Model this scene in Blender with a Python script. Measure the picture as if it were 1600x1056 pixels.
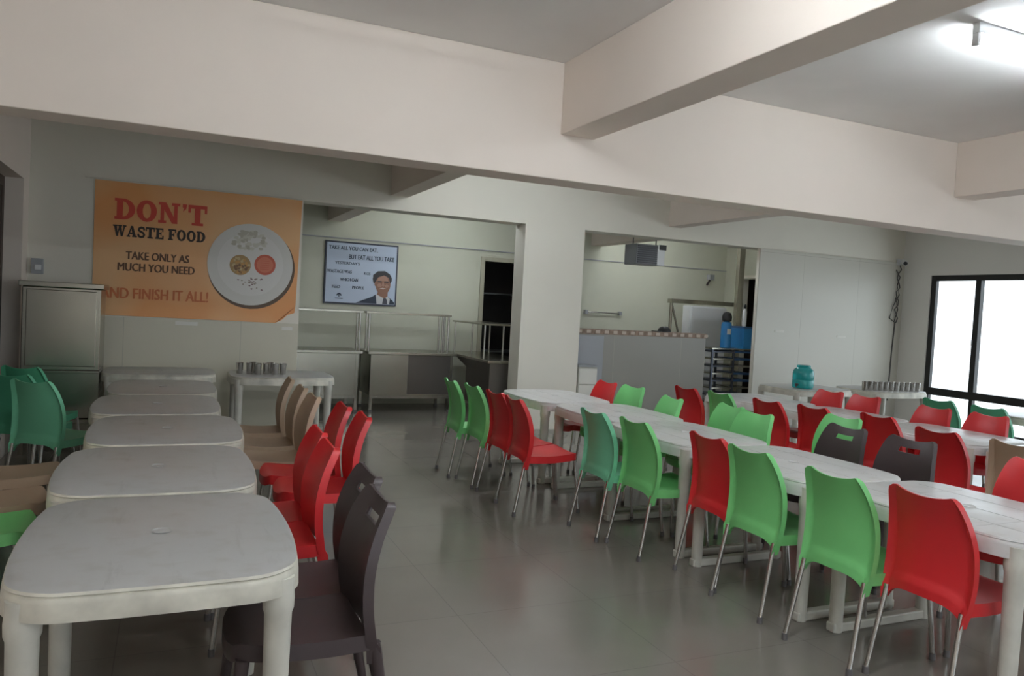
import bpy, math, random
from math import sin, cos, pi, radians as RD
from mathutils import Vector, Matrix
random.seed(7)
for o in list(bpy.data.objects): bpy.data.objects.remove(o)
SC = bpy.context.scene; COL = SC.collection

# ------------------------------------------------------------ camera
CAM_H = 1.62
yaw, pitch, roll = RD(24.0857), RD(-2.2108), RD(3.1035)
fw = Vector((sin(yaw)*cos(pitch), cos(yaw)*cos(pitch), sin(pitch)))
r0 = Vector((cos(yaw), -sin(yaw), 0)); u0 = r0.cross(fw)
rt = r0*cos(roll)+u0*sin(roll); up = -r0*sin(roll)+u0*cos(roll)
cd = bpy.data.cameras.new('camera'); cam = bpy.data.objects.new('camera', cd); COL.objects.link(cam)
M4 = Matrix((rt, up, -fw)).transposed().to_4x4(); M4.translation = (0, 0, CAM_H); cam.matrix_world = M4
cd.sensor_width = 36; cd.lens = 27.0; cd.clip_start = .02
SC.camera = cam

# ------------------------------------------------------------ world / exposure
W = bpy.data.worlds.new('world'); SC.world = W; W.use_nodes = True
bg = W.node_tree.nodes['Background']; bg.inputs[0].default_value = (.84, .93, 1, 1); bg.inputs[1].default_value = 1.15
vs = SC.view_settings; vs.view_transform = 'Standard'; vs.look = 'None'; vs.gamma = 1; vs.use_curve_mapping = False
vs.exposure = 1.55
TUBE = 34.0
XL, XR, YA, YB, YK, CEIL = -1.36, 11.4, 9.3, -4.0, 11.9, 3.33     # left, right, tiled wall, behind camera, kitchen wall

def portal(name, loc, rot, sx, sy):
    L = bpy.data.lights.new(name, 'AREA'); L.shape = 'RECTANGLE'; L.size = sx; L.size_y = sy
    L.cycles.is_portal = True
    o = bpy.data.objects.new(name, L); COL.objects.link(o); o.location = loc; o.rotation_euler = rot
portal('window_daylight', (XR+.2, 2.9, 1.5), (0, RD(90), 0), 2.3, 11.8)
portal('added_rear_window_portal', (3.2, YB-.2, 1.6), (RD(90), 0, 0), 6.4, 1.9)  # portal of the added, unseen window behind the camera

# ------------------------------------------------------------ materials
def mat(name, col, rough=.5, metal=0, noise=0, nscale=3, spec=.5, emit=None, bump=0, bscale=60, stretch=None):
    m = bpy.data.materials.new(name); m.use_nodes = True; nt = m.node_tree; b = nt.nodes['Principled BSDF']
    b.inputs['Base Color'].default_value = (*col, 1); b.inputs['Roughness'].default_value = rough
    b.inputs['Metallic'].default_value = metal; b.inputs['Specular IOR Level'].default_value = spec
    if emit: b.inputs['Emission Color'].default_value = (*col, 1); b.inputs['Emission Strength'].default_value = emit
    if noise or bump:
        tc = nt.nodes.new('ShaderNodeTexCoord'); src = tc.outputs['Object']
        if stretch:
            mp = nt.nodes.new('ShaderNodeMapping'); mp.inputs['Scale'].default_value = stretch
            nt.links.new(src, mp.inputs[0]); src = mp.outputs[0]
    if noise:
        n = nt.nodes.new('ShaderNodeTexNoise'); n.inputs['Scale'].default_value = nscale; n.inputs['Detail'].default_value = 4
        nt.links.new(src, n.inputs['Vector'])
        cr = nt.nodes.new('ShaderNodeValToRGB'); e = cr.color_ramp.elements
        e[0].position = .3; e[1].position = .75
        e[0].color = (*[c*(1-noise) for c in col], 1); e[1].color = (*[min(1, c*(1+noise*.5)) for c in col], 1)
        nt.links.new(n.outputs[0], cr.inputs[0]); nt.links.new(cr.outputs[0], b.inputs['Base Color'])
    if bump:
        n = nt.nodes.new('ShaderNodeTexNoise'); n.inputs['Scale'].default_value = bscale; nt.links.new(src, n.inputs['Vector'])
        bp = nt.nodes.new('ShaderNodeBump'); bp.inputs['Strength'].default_value = bump; bp.inputs['Distance'].default_value = .01
        nt.links.new(n.outputs[0], bp.inputs['Height']); nt.links.new(bp.outputs[0], b.inputs['Normal'])
    return m
PAINT = mat('cream_paint', (.82, .725, .645), .75, noise=.05, nscale=.8, bump=.05)
PAINTW = mat('white_paint', (.77, .735, .645), .7, noise=.05, nscale=.8, bump=.05)
LINT = mat('dull_cream_paint', (.77, .735, .645), .75, noise=.05, nscale=.8, bump=.05)
CEILM = mat('ceiling_paint', (.85, .83, .81), .85, noise=.06, nscale=1.2)
KIT = mat('kitchen_paint', (.62, .62, .51), .7, noise=.05, nscale=.7)
GREEN = mat('green_plastic', (.20, .62, .21), .42)
MINT = mat('mint_plastic', (.20, .60, .36), .42)
TEAL = mat('teal_green_plastic', (.10, .46, .26), .42)
RED = mat('red_plastic', (.62, .022, .026), .38)
TAN = mat('tan_plastic', (.50, .36, .25), .45)
DARK = mat('dark_brown_plastic', (.055, .038, .039), .42)
CHROME = mat('chrome', (.62, .60, .57), .22, 1)
STEEL = mat('brushed_steel', (.44, .42, .36), .27, 1, noise=.10, nscale=2.5)
STEELD = mat('dark_steel_panel', (.16, .145, .13), .35, .8)
RUBBER = mat('grey_rubber', (.14, .13, .13), .7)
BLACK = mat('black', (.012, .012, .013), .5)
FRAME = mat('black_window_aluminium', (.012, .011, .011), .4)
BROWNF = mat('dark_brown_wood_frame', (.05, .032, .022), .5)
GREY = mat('grey_laminate', (.34, .35, .37), .5)
WHITE = mat('white_enamel', (.74, .75, .76), .4)
BLUE = mat('blue_plastic', (.02, .20, .48), .35)
DBLUE = mat('dark_blue_plastic', (.03, .09, .22), .4)
BORDER = mat('border_tile', (.30, .20, .14), .5, noise=.5, nscale=14)
TEALJ = mat('turquoise_jar_plastic', (.02, .42, .42), .2)
TEALJ.node_tree.nodes['Principled BSDF'].inputs['Transmission Weight'].default_value = .35
GLOW = mat('fluorescent_tube', (.86, .94, 1), .5, emit=TUBE)
LABELW = mat('sticker_white', (.7, .68, .62), .6)

def tile_mat(name, col, grout, sx, sy, rough, ax='XZ', msz=.004, noise=.06, nscale=1.5, off=(0, 0)):
    m = mat(name, col, rough); nt = m.node_tree; b = nt.nodes['Principled BSDF']
    tc = nt.nodes.new('ShaderNodeTexCoord'); sp = nt.nodes.new('ShaderNodeSeparateXYZ'); nt.links.new(tc.outputs['Object'], sp.inputs[0])
    cb = nt.nodes.new('ShaderNodeCombineXYZ')
    nt.links.new(sp.outputs[ax[0]], cb.inputs[0]); nt.links.new(sp.outputs[ax[1]], cb.inputs[1])
    mp = nt.nodes.new('ShaderNodeMapping'); mp.inputs['Location'].default_value = (off[0], off[1], 0); nt.links.new(cb.outputs[0], mp.inputs[0])
    br = nt.nodes.new('ShaderNodeTexBrick'); br.offset = 0; br.inputs['Scale'].default_value = 1
    br.inputs['Brick Width'].default_value = sx; br.inputs['Row Height'].default_value = sy
    br.inputs['Mortar Size'].default_value = msz; br.inputs['Mortar Smooth'].default_value = .2
    br.inputs['Color1'].default_value = (*col, 1); br.inputs['Color2'].default_value = (*[c*.965 for c in col], 1); br.inputs['Mortar'].default_value = (*grout, 1)
    nt.links.new(mp.outputs[0], br.inputs[0])
    n = nt.nodes.new('ShaderNodeTexNoise'); n.inputs['Scale'].default_value = nscale; n.inputs['Detail'].default_value = 5
    nt.links.new(tc.outputs['Object'], n.inputs[0])
    mx = nt.nodes.new('ShaderNodeMixRGB'); mx.blend_type = 'MULTIPLY'; mx.inputs[0].default_value = 1
    cr = nt.nodes.new('ShaderNodeValToRGB'); cr.color_ramp.elements[0].color = (1-noise*2,)*3+(1,); cr.color_ramp.elements[1].color = (1, 1, 1, 1)
    nt.links.new(n.outputs[0], cr.inputs[0]); nt.links.new(br.outputs[0], mx.inputs[1]); nt.links.new(cr.outputs[0], mx.inputs[2])
    nt.links.new(mx.outputs[0], b.inputs['Base Color'])
    return m, nt, b, n
FLOOR, nt, b, n = tile_mat('polished_floor_tiles', (.27, .245, .21), (.205, .19, .165), .8, .8, .2, 'XY', .0025, .16, 1.1, (.17, .3))
mr = nt.nodes.new('ShaderNodeMapRange'); mr.inputs[3].default_value = .06; mr.inputs[4].default_value = .27
nt.links.new(n.outputs[0], mr.inputs[0]); nt.links.new(mr.outputs[0], b.inputs['Roughness'])
DADO = tile_mat('large_wall_tiles', (.60, .58, .51), (.42, .40, .34), 1.2, 2.8, .35, 'XZ', .003, .03, 1, (.45, .1))[0]
HALFT = tile_mat('half_wall_tiles', (.31, .295, .26), (.40, .37, .31), 1.2, 1.6, .35, 'XZ', .003, .03)[0]

def plastic_top(name, tc_):
    m = mat(name, tc_, .3); nt = m.node_tree; b = nt.nodes['Principled BSDF']
    tc = nt.nodes.new('ShaderNodeTexCoord')
    mp = nt.nodes.new('ShaderNodeMapping'); mp.inputs['Scale'].default_value = (14, 2.2, 14); nt.links.new(tc.outputs['Object'], mp.inputs[0])
    n1 = nt.nodes.new('ShaderNodeTexNoise'); n1.inputs['Scale'].default_value = 1; n1.inputs['Detail'].default_value = 6; n1.inputs['Roughness'].default_value = .65
    nt.links.new(mp.outputs[0], n1.inputs[0])
    n2 = nt.nodes.new('ShaderNodeTexNoise'); n2.inputs['Scale'].default_value = 9; n2.inputs['Detail'].default_value = 5; nt.links.new(tc.outputs['Object'], n2.inputs[0])
    r1 = nt.nodes.new('ShaderNodeValToRGB'); r1.color_ramp.elements[0].position = .27; r1.color_ramp.elements[0].color = (.80, .79, .78, 1)
    r1.color_ramp.elements[1].position = .44; r1.color_ramp.elements[1].color = (1, 1, 1, 1)
    r2 = nt.nodes.new('ShaderNodeValToRGB'); r2.color_ramp.elements[0].position = .3; r2.color_ramp.elements[0].color = (.90, .88, .85, 1)
    r2.color_ramp.elements[1].position = .5; r2.color_ramp.elements[1].color = (1, 1, 1, 1)
    nt.links.new(n1.outputs[0], r1.inputs[0]); nt.links.new(n2.outputs[0], r2.inputs[0])
    a = nt.nodes.new('ShaderNodeMixRGB'); a.blend_type = 'MULTIPLY'; a.inputs[0].default_value = 1
    c = nt.nodes.new('ShaderNodeMixRGB'); c.blend_type = 'MULTIPLY'; c.inputs[0].default_value = 1; c.inputs[1].default_value = (*tc_, 1)
    nt.links.new(r1.outputs[0], a.inputs[1]); nt.links.new(r2.outputs[0], a.inputs[2]); nt.links.new(a.outputs[0], c.inputs[2])
    nt.links.new(c.outputs[0], b.inputs['Base Color'])
    return m
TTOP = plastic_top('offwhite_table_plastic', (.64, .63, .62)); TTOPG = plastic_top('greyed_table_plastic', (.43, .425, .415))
TLEG = mat('table_leg_plastic', (.64, .62, .55), .45, noise=.12, nscale=9)
CREAMP = mat('cream_table_edge_plastic', (.66, .63, .54), .4, noise=.35, nscale=7)
GROOVE = mat('groove_grey', (.45, .44, .42), .6)  # darker grey for the thin lines over the panel grooves

def glass_mat():
    m = bpy.data.materials.new('thin_window_glass'); m.use_nodes = True; nt = m.node_tree; nt.nodes.clear()
    o = nt.nodes.new('ShaderNodeOutputMaterial'); t = nt.nodes.new('ShaderNodeBsdfTransparent'); g = nt.nodes.new('ShaderNodeBsdfGlossy')
    t.inputs[0].default_value = (.97, .98, .98, 1); g.inputs['Roughness'].default_value = .03
    mx = nt.nodes.new('ShaderNodeMixShader'); mx.inputs[0].default_value = .06
    nt.links.new(t.outputs[0], mx.inputs[1]); nt.links.new(g.outputs[0], mx.inputs[2]); nt.links.new(mx.outputs[0], o.inputs[0])
    return m
GLASS = glass_mat()

# ------------------------------------------------------------ mesh helpers
class MB:
    def __init__(s): s.v = []; s.f = []; s.m = []
    def add(s, vs, fs, mi=0):
        n = len(s.v); s.v += [tuple(p) for p in vs]; s.f += [tuple(i+n for i in f) for f in fs]; s.m += [mi]*len(fs); return s
    def box(s, x0, x1, y0, y1, z0, z1, mi=0):
        v = [(x, y, z) for x in (x0, x1) for y in (y0, y1) for z in (z0, z1)]
        return s.add(v, [(0, 1, 3, 2), (4, 6, 7, 5), (0, 4, 5, 1), (2, 3, 7, 6), (0, 2, 6, 4), (1, 5, 7, 3)], mi)
    def tube(s, pts, rad, n=12, mi=0, cap=True):
        pts = [Vector(p) for p in pts]; rad = rad if isinstance(rad, (list, tuple)) else [rad]*len(pts); vs = []
        ref = None
        for i, p in enumerate(pts):
            d = (pts[min(i+1, len(pts)-1)]-pts[max(i-1, 0)]).normalized()
            if ref is None: ref = Vector((0, 0, 1)) if abs(d.z) < .8 else Vector((1, 0, 0))
            a = d.cross(ref).normalized(); b = d.cross(a)
            vs += [p+(a*cos(2*pi*k/n)+b*sin(2*pi*k/n))*rad[i] for k in range(n)]
        fs = [(i*n+k, i*n+(k+1) % n, (i+1)*n+(k+1) % n, (i+1)*n+k) for i in range(len(pts)-1) for k in range(n)]
        if cap: fs += [tuple(range(n))[::-1], tuple((len(pts)-1)*n+k for k in range(n))]
        return s.add(vs, fs, mi)
    def lathe(s, prof, c=(0, 0, 0), n=24, mi=0):
        vs = [(c[0]+r*cos(2*pi*k/n), c[1]+r*sin(2*pi*k/n), c[2]+z) for r, z in prof for k in range(n)]
        m = len(prof)
        fs = [(i*n+k, i*n+(k+1) % n, (i+1)*n+(k+1) % n, (i+1)*n+k) for i in range(m-1) for k in range(n)]
        fs += [tuple(range(n))[::-1], tuple((m-1)*n+k for k in range(n))]
        return s.add(vs, fs, mi)
    def prism(s, poly, f, d, mi=0):          # poly of (u,v) mapped by f(u,v)->3d, thickened by vector d
        n = len(poly); a = [Vector(f(u, v)) for u, v in poly]; d = Vector(d)
        return s.add(a+[p+d for p in a], [tuple(range(n))[::-1], tuple(range(n, 2*n))]+[(k, (k+1) % n, n+(k+1) % n, n+k) for k in range(n)], mi)
    def build(s, name, mats, parent=None, smooth=False, bevel=0, loc=None):
        me = bpy.data.meshes.new(name); me.from_pydata(s.v, [], s.f)
        for m in (mats if isinstance(mats, (list, tuple)) else [mats]): me.materials.append(m)
        for p, mi in zip(me.polygons, s.m): p.material_index = mi
        import bmesh
        bm = bmesh.new(); bm.from_mesh(me); bmesh.ops.recalc_face_normals(bm, faces=bm.faces)
        bm.to_mesh(me); bm.free()
        if smooth:
            for p in me.polygons: p.use_smooth = True
            me.set_sharp_from_angle(angle=RD(42))
        o = bpy.data.objects.new(name, me); COL.objects.link(o)
        if bevel:
            bv = o.modifiers.new('bevel', 'BEVEL'); bv.width = bevel; bv.segments = 2; bv.limit_method = 'ANGLE'
        if parent: o.parent = parent
        if loc: o.location = loc
        return o
def B(*a): return MB().box(*a)
def tag(o, label, cat, group=None, kind=None):
    o['label'] = label; o['category'] = cat
    if group: o['group'] = group
    if kind: o['kind'] = kind
    return o
def empty(name, loc=(0, 0, 0), rz=0):
    o = bpy.data.objects.new(name, None); COL.objects.link(o); o.location = loc; o.rotation_euler = (0, 0, rz); o.empty_display_size = .1
    return o
def thing(name, label, cat, loc=(0, 0, 0), rz=0, group=None):
    return tag(empty(name, loc, rz), label, cat, group)
def struct(name, mb, m, **k):
    o = mb.build(name, m, **k); o['kind'] = 'structure'; return o
def kids(o): return [c for c in bpy.data.objects if c.parent == o]
def copy_tree(o, parent=None):
    c = o.copy(); COL.objects.link(c); c.parent = parent
    for ch in kids(o): copy_tree(ch, c)
    return c

# ------------------------------------------------------------ the room
YM, YM2, BZ = 4.8, 5.07, 2.53            # big cross beam: near face, far face, underside
LZ = 2.75                                 # head of the openings in the tiled wall
struct('floor', B(-3, 12.5, -4.3, 14, -.1, 0), FLOOR)
struct('ceiling', B(-2, 12, -4.3, 14, CEIL, CEIL+.15), CEILM)
# left wall with a long opening (dark wood shutters at its outer face)
w = MB(); w.box(XL-.25, XL, 8.98, 12.2, 0, CEIL); w.box(XL-.25, XL, -4.3, 5.2, 0, CEIL); w.box(XL-.25, XL, 5.2, 8.98, 2.64, CEIL); w.box(XL-.25, XL, 5.2, 8.98, 0, .5)
struct('wall_left', w, PAINT)
win = struct('window_1', MB().box(XL-.21, XL-.16, 8.88, 8.98, .5, 2.64).box(XL-.21, XL-.16, 5.2, 5.3, .5, 2.64).box(XL-.21, XL-.16, 5.3, 8.88, 2.54, 2.64).box(XL-.21, XL-.16, 5.3, 8.88, .5, .58), BROWNF)
for k in range(4): B(XL-.195, XL-.175, 5.3+k*.895, 5.3+(k+1)*.895-.01, .58, 2.54).build('shutter', BROWNF, win)
# right wall with the long window
w = MB(); w.box(XR, XR+.2, 8.78, 14, 0, CEIL); w.box(XR, XR+.2, -4.3, 8.78, 2.53, CEIL); w.box(XR, XR+.2, -4.3, -3, 0, 2.53); w.box(XR, XR+.2, -3, 8.78, 0, .08)
struct('wall_right', w, mat('lit_white_paint', (.85, .83, .78), .7, noise=.03, nscale=.8))  # white paint made lighter in place of light this wall lacks
def right_window(name, y0, y1, mull):
    z0, z1 = .08, 2.53; xa, xb = XR+.02, XR+.09
    m = MB(); m.box(xa, xb, y0, y0+.07, z0, z1); m.box(xa, xb, y1-.09, y1, z0, z1); m.box(xa, xb, y0+.07, y1-.09, z1-.09, z1); m.box(xa, xb, y0+.07, y1-.09, z0, z0+.05); m.box(xa-.02, xb, y0+.07, y1-.09, .58, .70)
    fr = struct(name, m, FRAME, bevel=.004)
    e = [y0+.07]+mull+[y1-.09]
    for ym in mull: MB().box(xa-.015, xb, ym-.045, ym+.045, .7, z1-.09).box(xa, xb, ym-.03, ym+.03, z0+.05, .58).build('mullion', FRAME, fr)
    for a, b_ in zip(e[:-1], e[1:]):
        B(XR+.05, XR+.054, a, b_, .7, z1-.09).build('pane', GLASS, fr); B(XR+.05, XR+.054, a, b_, z0+.05, .58).build('lower_pane', GLASS, fr)
    return fr
w2 = right_window('window_2', 5.0, 8.78, [6.35, 7.96])
B(XR-.012, XR+.006, 7.985, 8.0, 1.42, 1.52).build('latch', GREY, w2)
right_window('window_3', 1.0, 5.0, [3.0]); right_window('window_4', -3.0, 1.0, [-1.0])
# wall behind the camera; its unseen window is added for light from behind
w = MB(); w.box(-2, 12, YB-.2, YB, 0, .7); w.box(-2, 12, YB-.2, YB, 2.5, CEIL); w.box(-2, 0, YB-.2, YB, .7, 2.5); w.box(6.4, 12, YB-.2, YB, .7, 2.5)
struct('wall_front', w, PAINT)
m = MB()
for x in (0, 1.6, 3.2, 4.8, 6.34): m.box(x, x+.06, YB-.14, YB-.08, .7, 2.5)
m.box(0, 6.4, YB-.14, YB-.08, .7, .76); m.box(0, 6.4, YB-.14, YB-.08, 2.44, 2.5)
fr = struct('added_window_5', m, FRAME); B(.06, 6.34, YB-.112, YB-.108, .76, 2.44).build('pane', GLASS, fr)  # added out of view to light beam face and table fronts

# tiled wall with openings: left piece, pillar, right piece, lintel; dado is 1 cm proud of the lintel at the right
PX0, PX1, OX0, OX1 = 4.27, 5.17, 1.39, 8.25
w = MB(); T = .32
w.box(-2, OX0, YA, YA+T, 0, LZ); w.box(OX1, 12, YA, YA+.06, 0, LZ); w.box(-2, 12, YA+.012, YA+T, LZ, CEIL)
wb = struct('wall_back', w, LINT)
struct('wall_pillar', B(PX0, PX1, YA, YA+T, 0, LZ), PAINTW)
t1 = MB().box(OX1+.004, XR-.004, YA-.012, YA-.001, 0, LZ-.004)
struct('trim_1', t1, DADO)
t1 = MB().box(XL+.02, OX0-.004, YA-.012, YA-.001, 0, 1.3)
struct('trim_2', t1, tile_mat('cream_wall_tiles', (.60, .565, .45), (.42, .40, .32), 1.2, 2.8, .35, 'XZ', .003, .03, 1, (.45, .1))[0])
struct('trim_3', B(XL+.5, 1.39, YA-.022, YA, LZ+.008, LZ+.02), LINT)
# beams
w = B(-1.9, 12, YM, YM2, BZ, CEIL); struct('ceiling_beam', w, PAINT, bevel=.006)
for x0, y0, y1 in ((2.43, -4.1, YM), (6.45, -4.1, YM)): struct('ceiling_beam', B(x0, x0+.27, y0, y1, 2.84, CEIL), PAINT, bevel=.006)
for x0 in (2.43, 6.55): struct('ceiling_beam', B(x0, x0+.22, YM2, YA+.012, 2.92, CEIL), PAINT, bevel=.004)
for x0 in (2.15, 6.75): struct('ceiling_beam', B(x0, x0+.22, YA+T, YK, 2.80, CEIL), PAINT, bevel=.004)
# kitchen shell
w = MB(); w.box(-2, 4.74, YK, YK+.2, 0, CEIL); w.box(5.8, 10.2, YK, YK+.2, 0, CEIL); w.box(4.74, 5.8, YK, YK+.2, 2.38, CEIL)
struct('wall_kitchen_back', w, KIT)
w = MB(); w.box(9.75, 9.95, YA+T, 9.95, 0, CEIL); w.box(9.75, 9.95, 11.5, YK, 0, CEIL); w.box(9.75, 9.95, 9.95, 11.5, 2.42, CEIL)
struct('wall_kitchen_right', w, KIT)
w = MB(); w.box(10.7, 10.9, 9.62, 12, 0, CEIL); w.box(9.95, 10.7, 11.9, 12.1, 0, CEIL)
struct('wall_passage', w, BROWNF)
# store room seen through the doorway behind the counter
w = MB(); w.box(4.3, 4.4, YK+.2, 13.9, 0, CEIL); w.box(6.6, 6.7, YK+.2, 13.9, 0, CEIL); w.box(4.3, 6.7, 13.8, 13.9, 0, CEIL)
struct('wall_store', w, mat('store_shade_paint', (.05, .045, .042), .7))  # darkness of the unlit store room put into the wall colour
struct('door_1', MB().box(4.68, 4.75, YK-.02, YK+.21, 0, 2.38).box(4.68, 5.8, YK-.02, YK+.21, 2.38, 2.45), mat('door_frame_paint', (.45, .43, .33), .6))
struct('door_2', MB().box(9.72, 9.96, 9.92, 9.97, 0, 2.44).box(9.72, 9.96, 11.48, 11.53, 0, 2.44).box(9.72, 9.96, 9.97, 11.48, 2.40, 2.46), PAINTW)

# thin cable trunking on the kitchen wall
tag(MB().box(-1, 9.75, YK-.02, YK, 2.545, 2.56).build('cable_conduit', GREY), 'thin grey cable line running along the kitchen back wall high above the poster', 'conduit')

# ------------------------------------------------------------ chairs
def slab(F, Bk, nu, nv, hole=None):
    """closed solid between two grids; hole(i,j) leaves cells out"""
    mb = MB(); N = (nu+1)*(nv+1); idx = lambda i, j: i*(nv+1)+j
    vs = [F(i/nu, j/nv) for i in range(nu+1) for j in range(nv+1)]+[Bk(i/nu, j/nv) for i in range(nu+1) for j in range(nv+1)]
    on = lambda i, j: 0 <= i < nu and 0 <= j < nv and not (hole and hole(i, j))
    fs = []
    for i in range(nu):
        for j in range(nv):
            if not on(i, j): continue
            q = (idx(i, j), idx(i, j+1), idx(i+1, j+1), idx(i+1, j)); fs += [q, tuple(N+k for k in q[::-1])]
            for (di, dj, a, b_) in ((-1, 0, q[0], q[1]), (1, 0, q[2], q[3]), (0, -1, q[3], q[0]), (0, 1, q[1], q[2])):
                if not on(i+di, j+dj): fs.append((b_, a, N+a, N+b_))
    used = sorted({k for f in fs for k in f}); mp = {k: n for n, k in enumerate(used)}
    return mb.add([vs[k] for k in used], [tuple(mp[k] for k in f) for f in fs])
def lerp_tab(t, tab):
    n = len(tab)
    for i in range(n-1):
        if t <= tab[i+1][0] or i == n-2:
            (a, va), (b_, vb) = tab[i], tab[i+1]; h = b_-a
            ma = (vb-tab[i-1][1])/(b_-tab[i-1][0]) if i > 0 else (vb-va)/h
            mb = (tab[i+2][1]-va)/(tab[i+2][0]-a) if i < n-2 else (vb-va)/h
            k = (t-a)/h
            return (2*k**3-3*k*k+1)*va+(k**3-2*k*k+k)*h*ma+(-2*k**3+3*k*k)*vb+(k**3-k*k)*h*mb
# backrest centreline: z -> x (chair faces +x)
BX = [(.38, -.200), (.46, -.190), (.56, -.176), (.68, -.178), (.80, -.208), (.93, -.270)]
BW = [(.38, .198), (.44, .209), (.56, .214), (.70, .208), (.80, .192), (.87, .174), (.92, .152)]
def make_chair(name, m, dark=False):
    root = empty(name); hw = .93 if not dark else .93
    def zz(u, s):                         # u 0 bottom..1 top, s -1..1
        top = .890+.028*abs(s)**2-(.022*max(0, abs(s)-.92)/.08); bot = .436-.075*abs(s)**4
        return bot+(top-bot)*u
    def F(u, v):
        s = v*2-1; s = math.copysign(abs(s)**.8, s); z = zz(u, s); w = lerp_tab(z, BW)
        return (lerp_tab(z, BX)+.032*s*s-.004, w*s, z)
    def K(u, v):
        s = v*2-1; s = math.copysign(abs(s)**.8, s); x, y, z = F(u, v)
        t = .011
        if abs(s) > .91: t = .011+.026*min(1, (abs(s)-.91)/.045)
        if u < .15: t += .013*min(1, (.15-u)/.035)
        return (x-t, y*(1.015 if abs(s) > .9 else 1), z)
    nu, nv = 28, 24
    hole = (lambda i, j: 23 <= i <= 24 and 8 <= j <= 15) if dark else None
    back = slab(F, K, nu, nv, hole).build('backrest', m, root, smooth=True)
    def sw(u):                            # seat half width, u 0 rear..1 front
        return .205 if u < .78 else .205-.055*((u-.78)/.22)**2.4
    def SF(u, v):
        s = v*2-1; s = math.copysign(abs(s)**.75, s); ux = 1-(1-u)**1.0
        x = -.178+.463*ux-.02*(abs(s)**3)*(u > .9)*(u-.9)*10
        z = .458+.012*s*s-.012*sin(pi*min(1, u*1.15))+(.016*u)-(.02*max(0, u-.92)/.08)
        return (x, sw(u)*s, z)
    def SB(u, v):
        s = v*2-1; s = math.copysign(abs(s)**.75, s); x, y, z = SF(u, v)
        e = max(abs(s), (u-.82)/.16 if u > .82 else 0)
        t = .014
        if e > .88: t = .014+.042*min(1, (e-.88)/.07)
        return (x, y*(1.01), z-t)
    slab(SF, SB, 20, 20).build('seat', m, root, smooth=True)
    for sx, tx, fx in ((-1, -.20, -.28), (1, .235, .28)):
        for sy in (-1, 1):
            if dark:
                lg = MB().tube([(tx, sy*.185, .43), (tx*.6+fx*.4, sy*.188, .25), (fx, sy*.2, .02)], [.024, .02, .015], 10).build('leg', m, root, smooth=True)
            else:
                lg = MB().tube([(tx, sy*.187, .425), (tx*.5+fx*.5, sy*.196, .22), (fx, sy*.205, .02)], .0125, 10).build('leg', CHROME, root, smooth=True)
            MB().tube([(fx, sy*.2005 if dark else sy*.205, .035), (fx, sy*.2005 if dark else sy*.205, .0)], [.0145, .0155], 10).build('rubber_foot', RUBBER, lg, smooth=True)
    return root
CH = {}
def chair(kind, x, y, deg, label, group):
    mats = dict(green=GREEN, mint=MINT, teal=TEAL, red=RED, tan=TAN, dark=DARK)
    if kind not in CH:
        CH[kind] = make_chair('dining_chair', mats[kind], kind == 'dark'); c = CH[kind]
    else: c = copy_tree(CH[kind])
    c.location = (x, y, 0); c.rotation_euler = (0, 0, RD(deg)); tag(c, label, 'chair', group); return c
g1 = 'chairs along the aisle side of the middle table row'
for k, x, y, d, l in [
 ('green', 2.73, 6.94, -3, 'bright green chair farthest along the aisle side of the middle row, by the counters'),
 ('green', 2.78, 6.50, 0, 'bright green chair second from the counters on the aisle side of the middle row'),
 ('red', 2.80, 6.01, 2, 'red chair directly behind another red chair, beside the two far green aisle chairs'),
 ('red', 2.79, 5.58, -2, 'red chair on the aisle with its whole seat showing, pulled out from its table'),
 ('mint', 3.095, 4.85, 0, 'bluish mint green chair tucked next to a brighter green one, back to the aisle'),
 ('green', 3.16, 4.405, 0, 'green chair between the mint chair and a red chair, back to the aisle'),
 ('red', 3.29, 3.78, -2, 'red chair between two green ones, back to the aisle, middle of the middle row'),
 ('green', 3.235, 3.35, 0, 'large green chair between a red one and the nearest green one, back to the aisle'),
 ('green', 3.215, 2.735, 0, 'green chair nearest the camera on the aisle side, beside the big red chair'),
 ('red', 3.32, 2.325, 0, 'big red chair nearest the camera, back turned to the aisle at right')]:
    chair(k, x, y, d, l, g1)
g2 = 'chairs on the far side of the middle table row'
for k, x, y, d, l in [
 ('red', 3.98, 6.93, 180, 'red chair facing the aisle beside the pillar at the far end of middle tables'),
 ('green', 4.03, 6.49, 184, 'green chair facing the aisle next to the red chair by the half wall'),
 ('green', 3.88, 5.67, 172, 'small looking green chair facing the aisle just left of the farthest third-row red'),
 ('green', 4.10, 5.14, 174, 'green chair facing the aisle, left one of the pair in front of two red backs'),
 ('green', 4.01, 4.70, 182, 'green chair facing the aisle, right one of the pair in front of two red backs'),
 ('green', 4.67, 4.46, 180, 'green chair mostly hidden behind the farther of the two dark brown chairs'),
 ('dark', 4.22, 4.02, 178, 'dark brown chair with bright handle slot, farther of two behind the middle tables'),
 ('dark', 4.25, 3.50, 182, 'dark brown chair with red seen through its handle slot, nearer one of two'),
 ('red', 4.34, 2.72, 184, 'red chair at the right picture edge facing the nearest table of the middle row')]:
    chair(k, x, y, d, l, g2)
g3 = 'chairs on the near side of the third table row'
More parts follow.
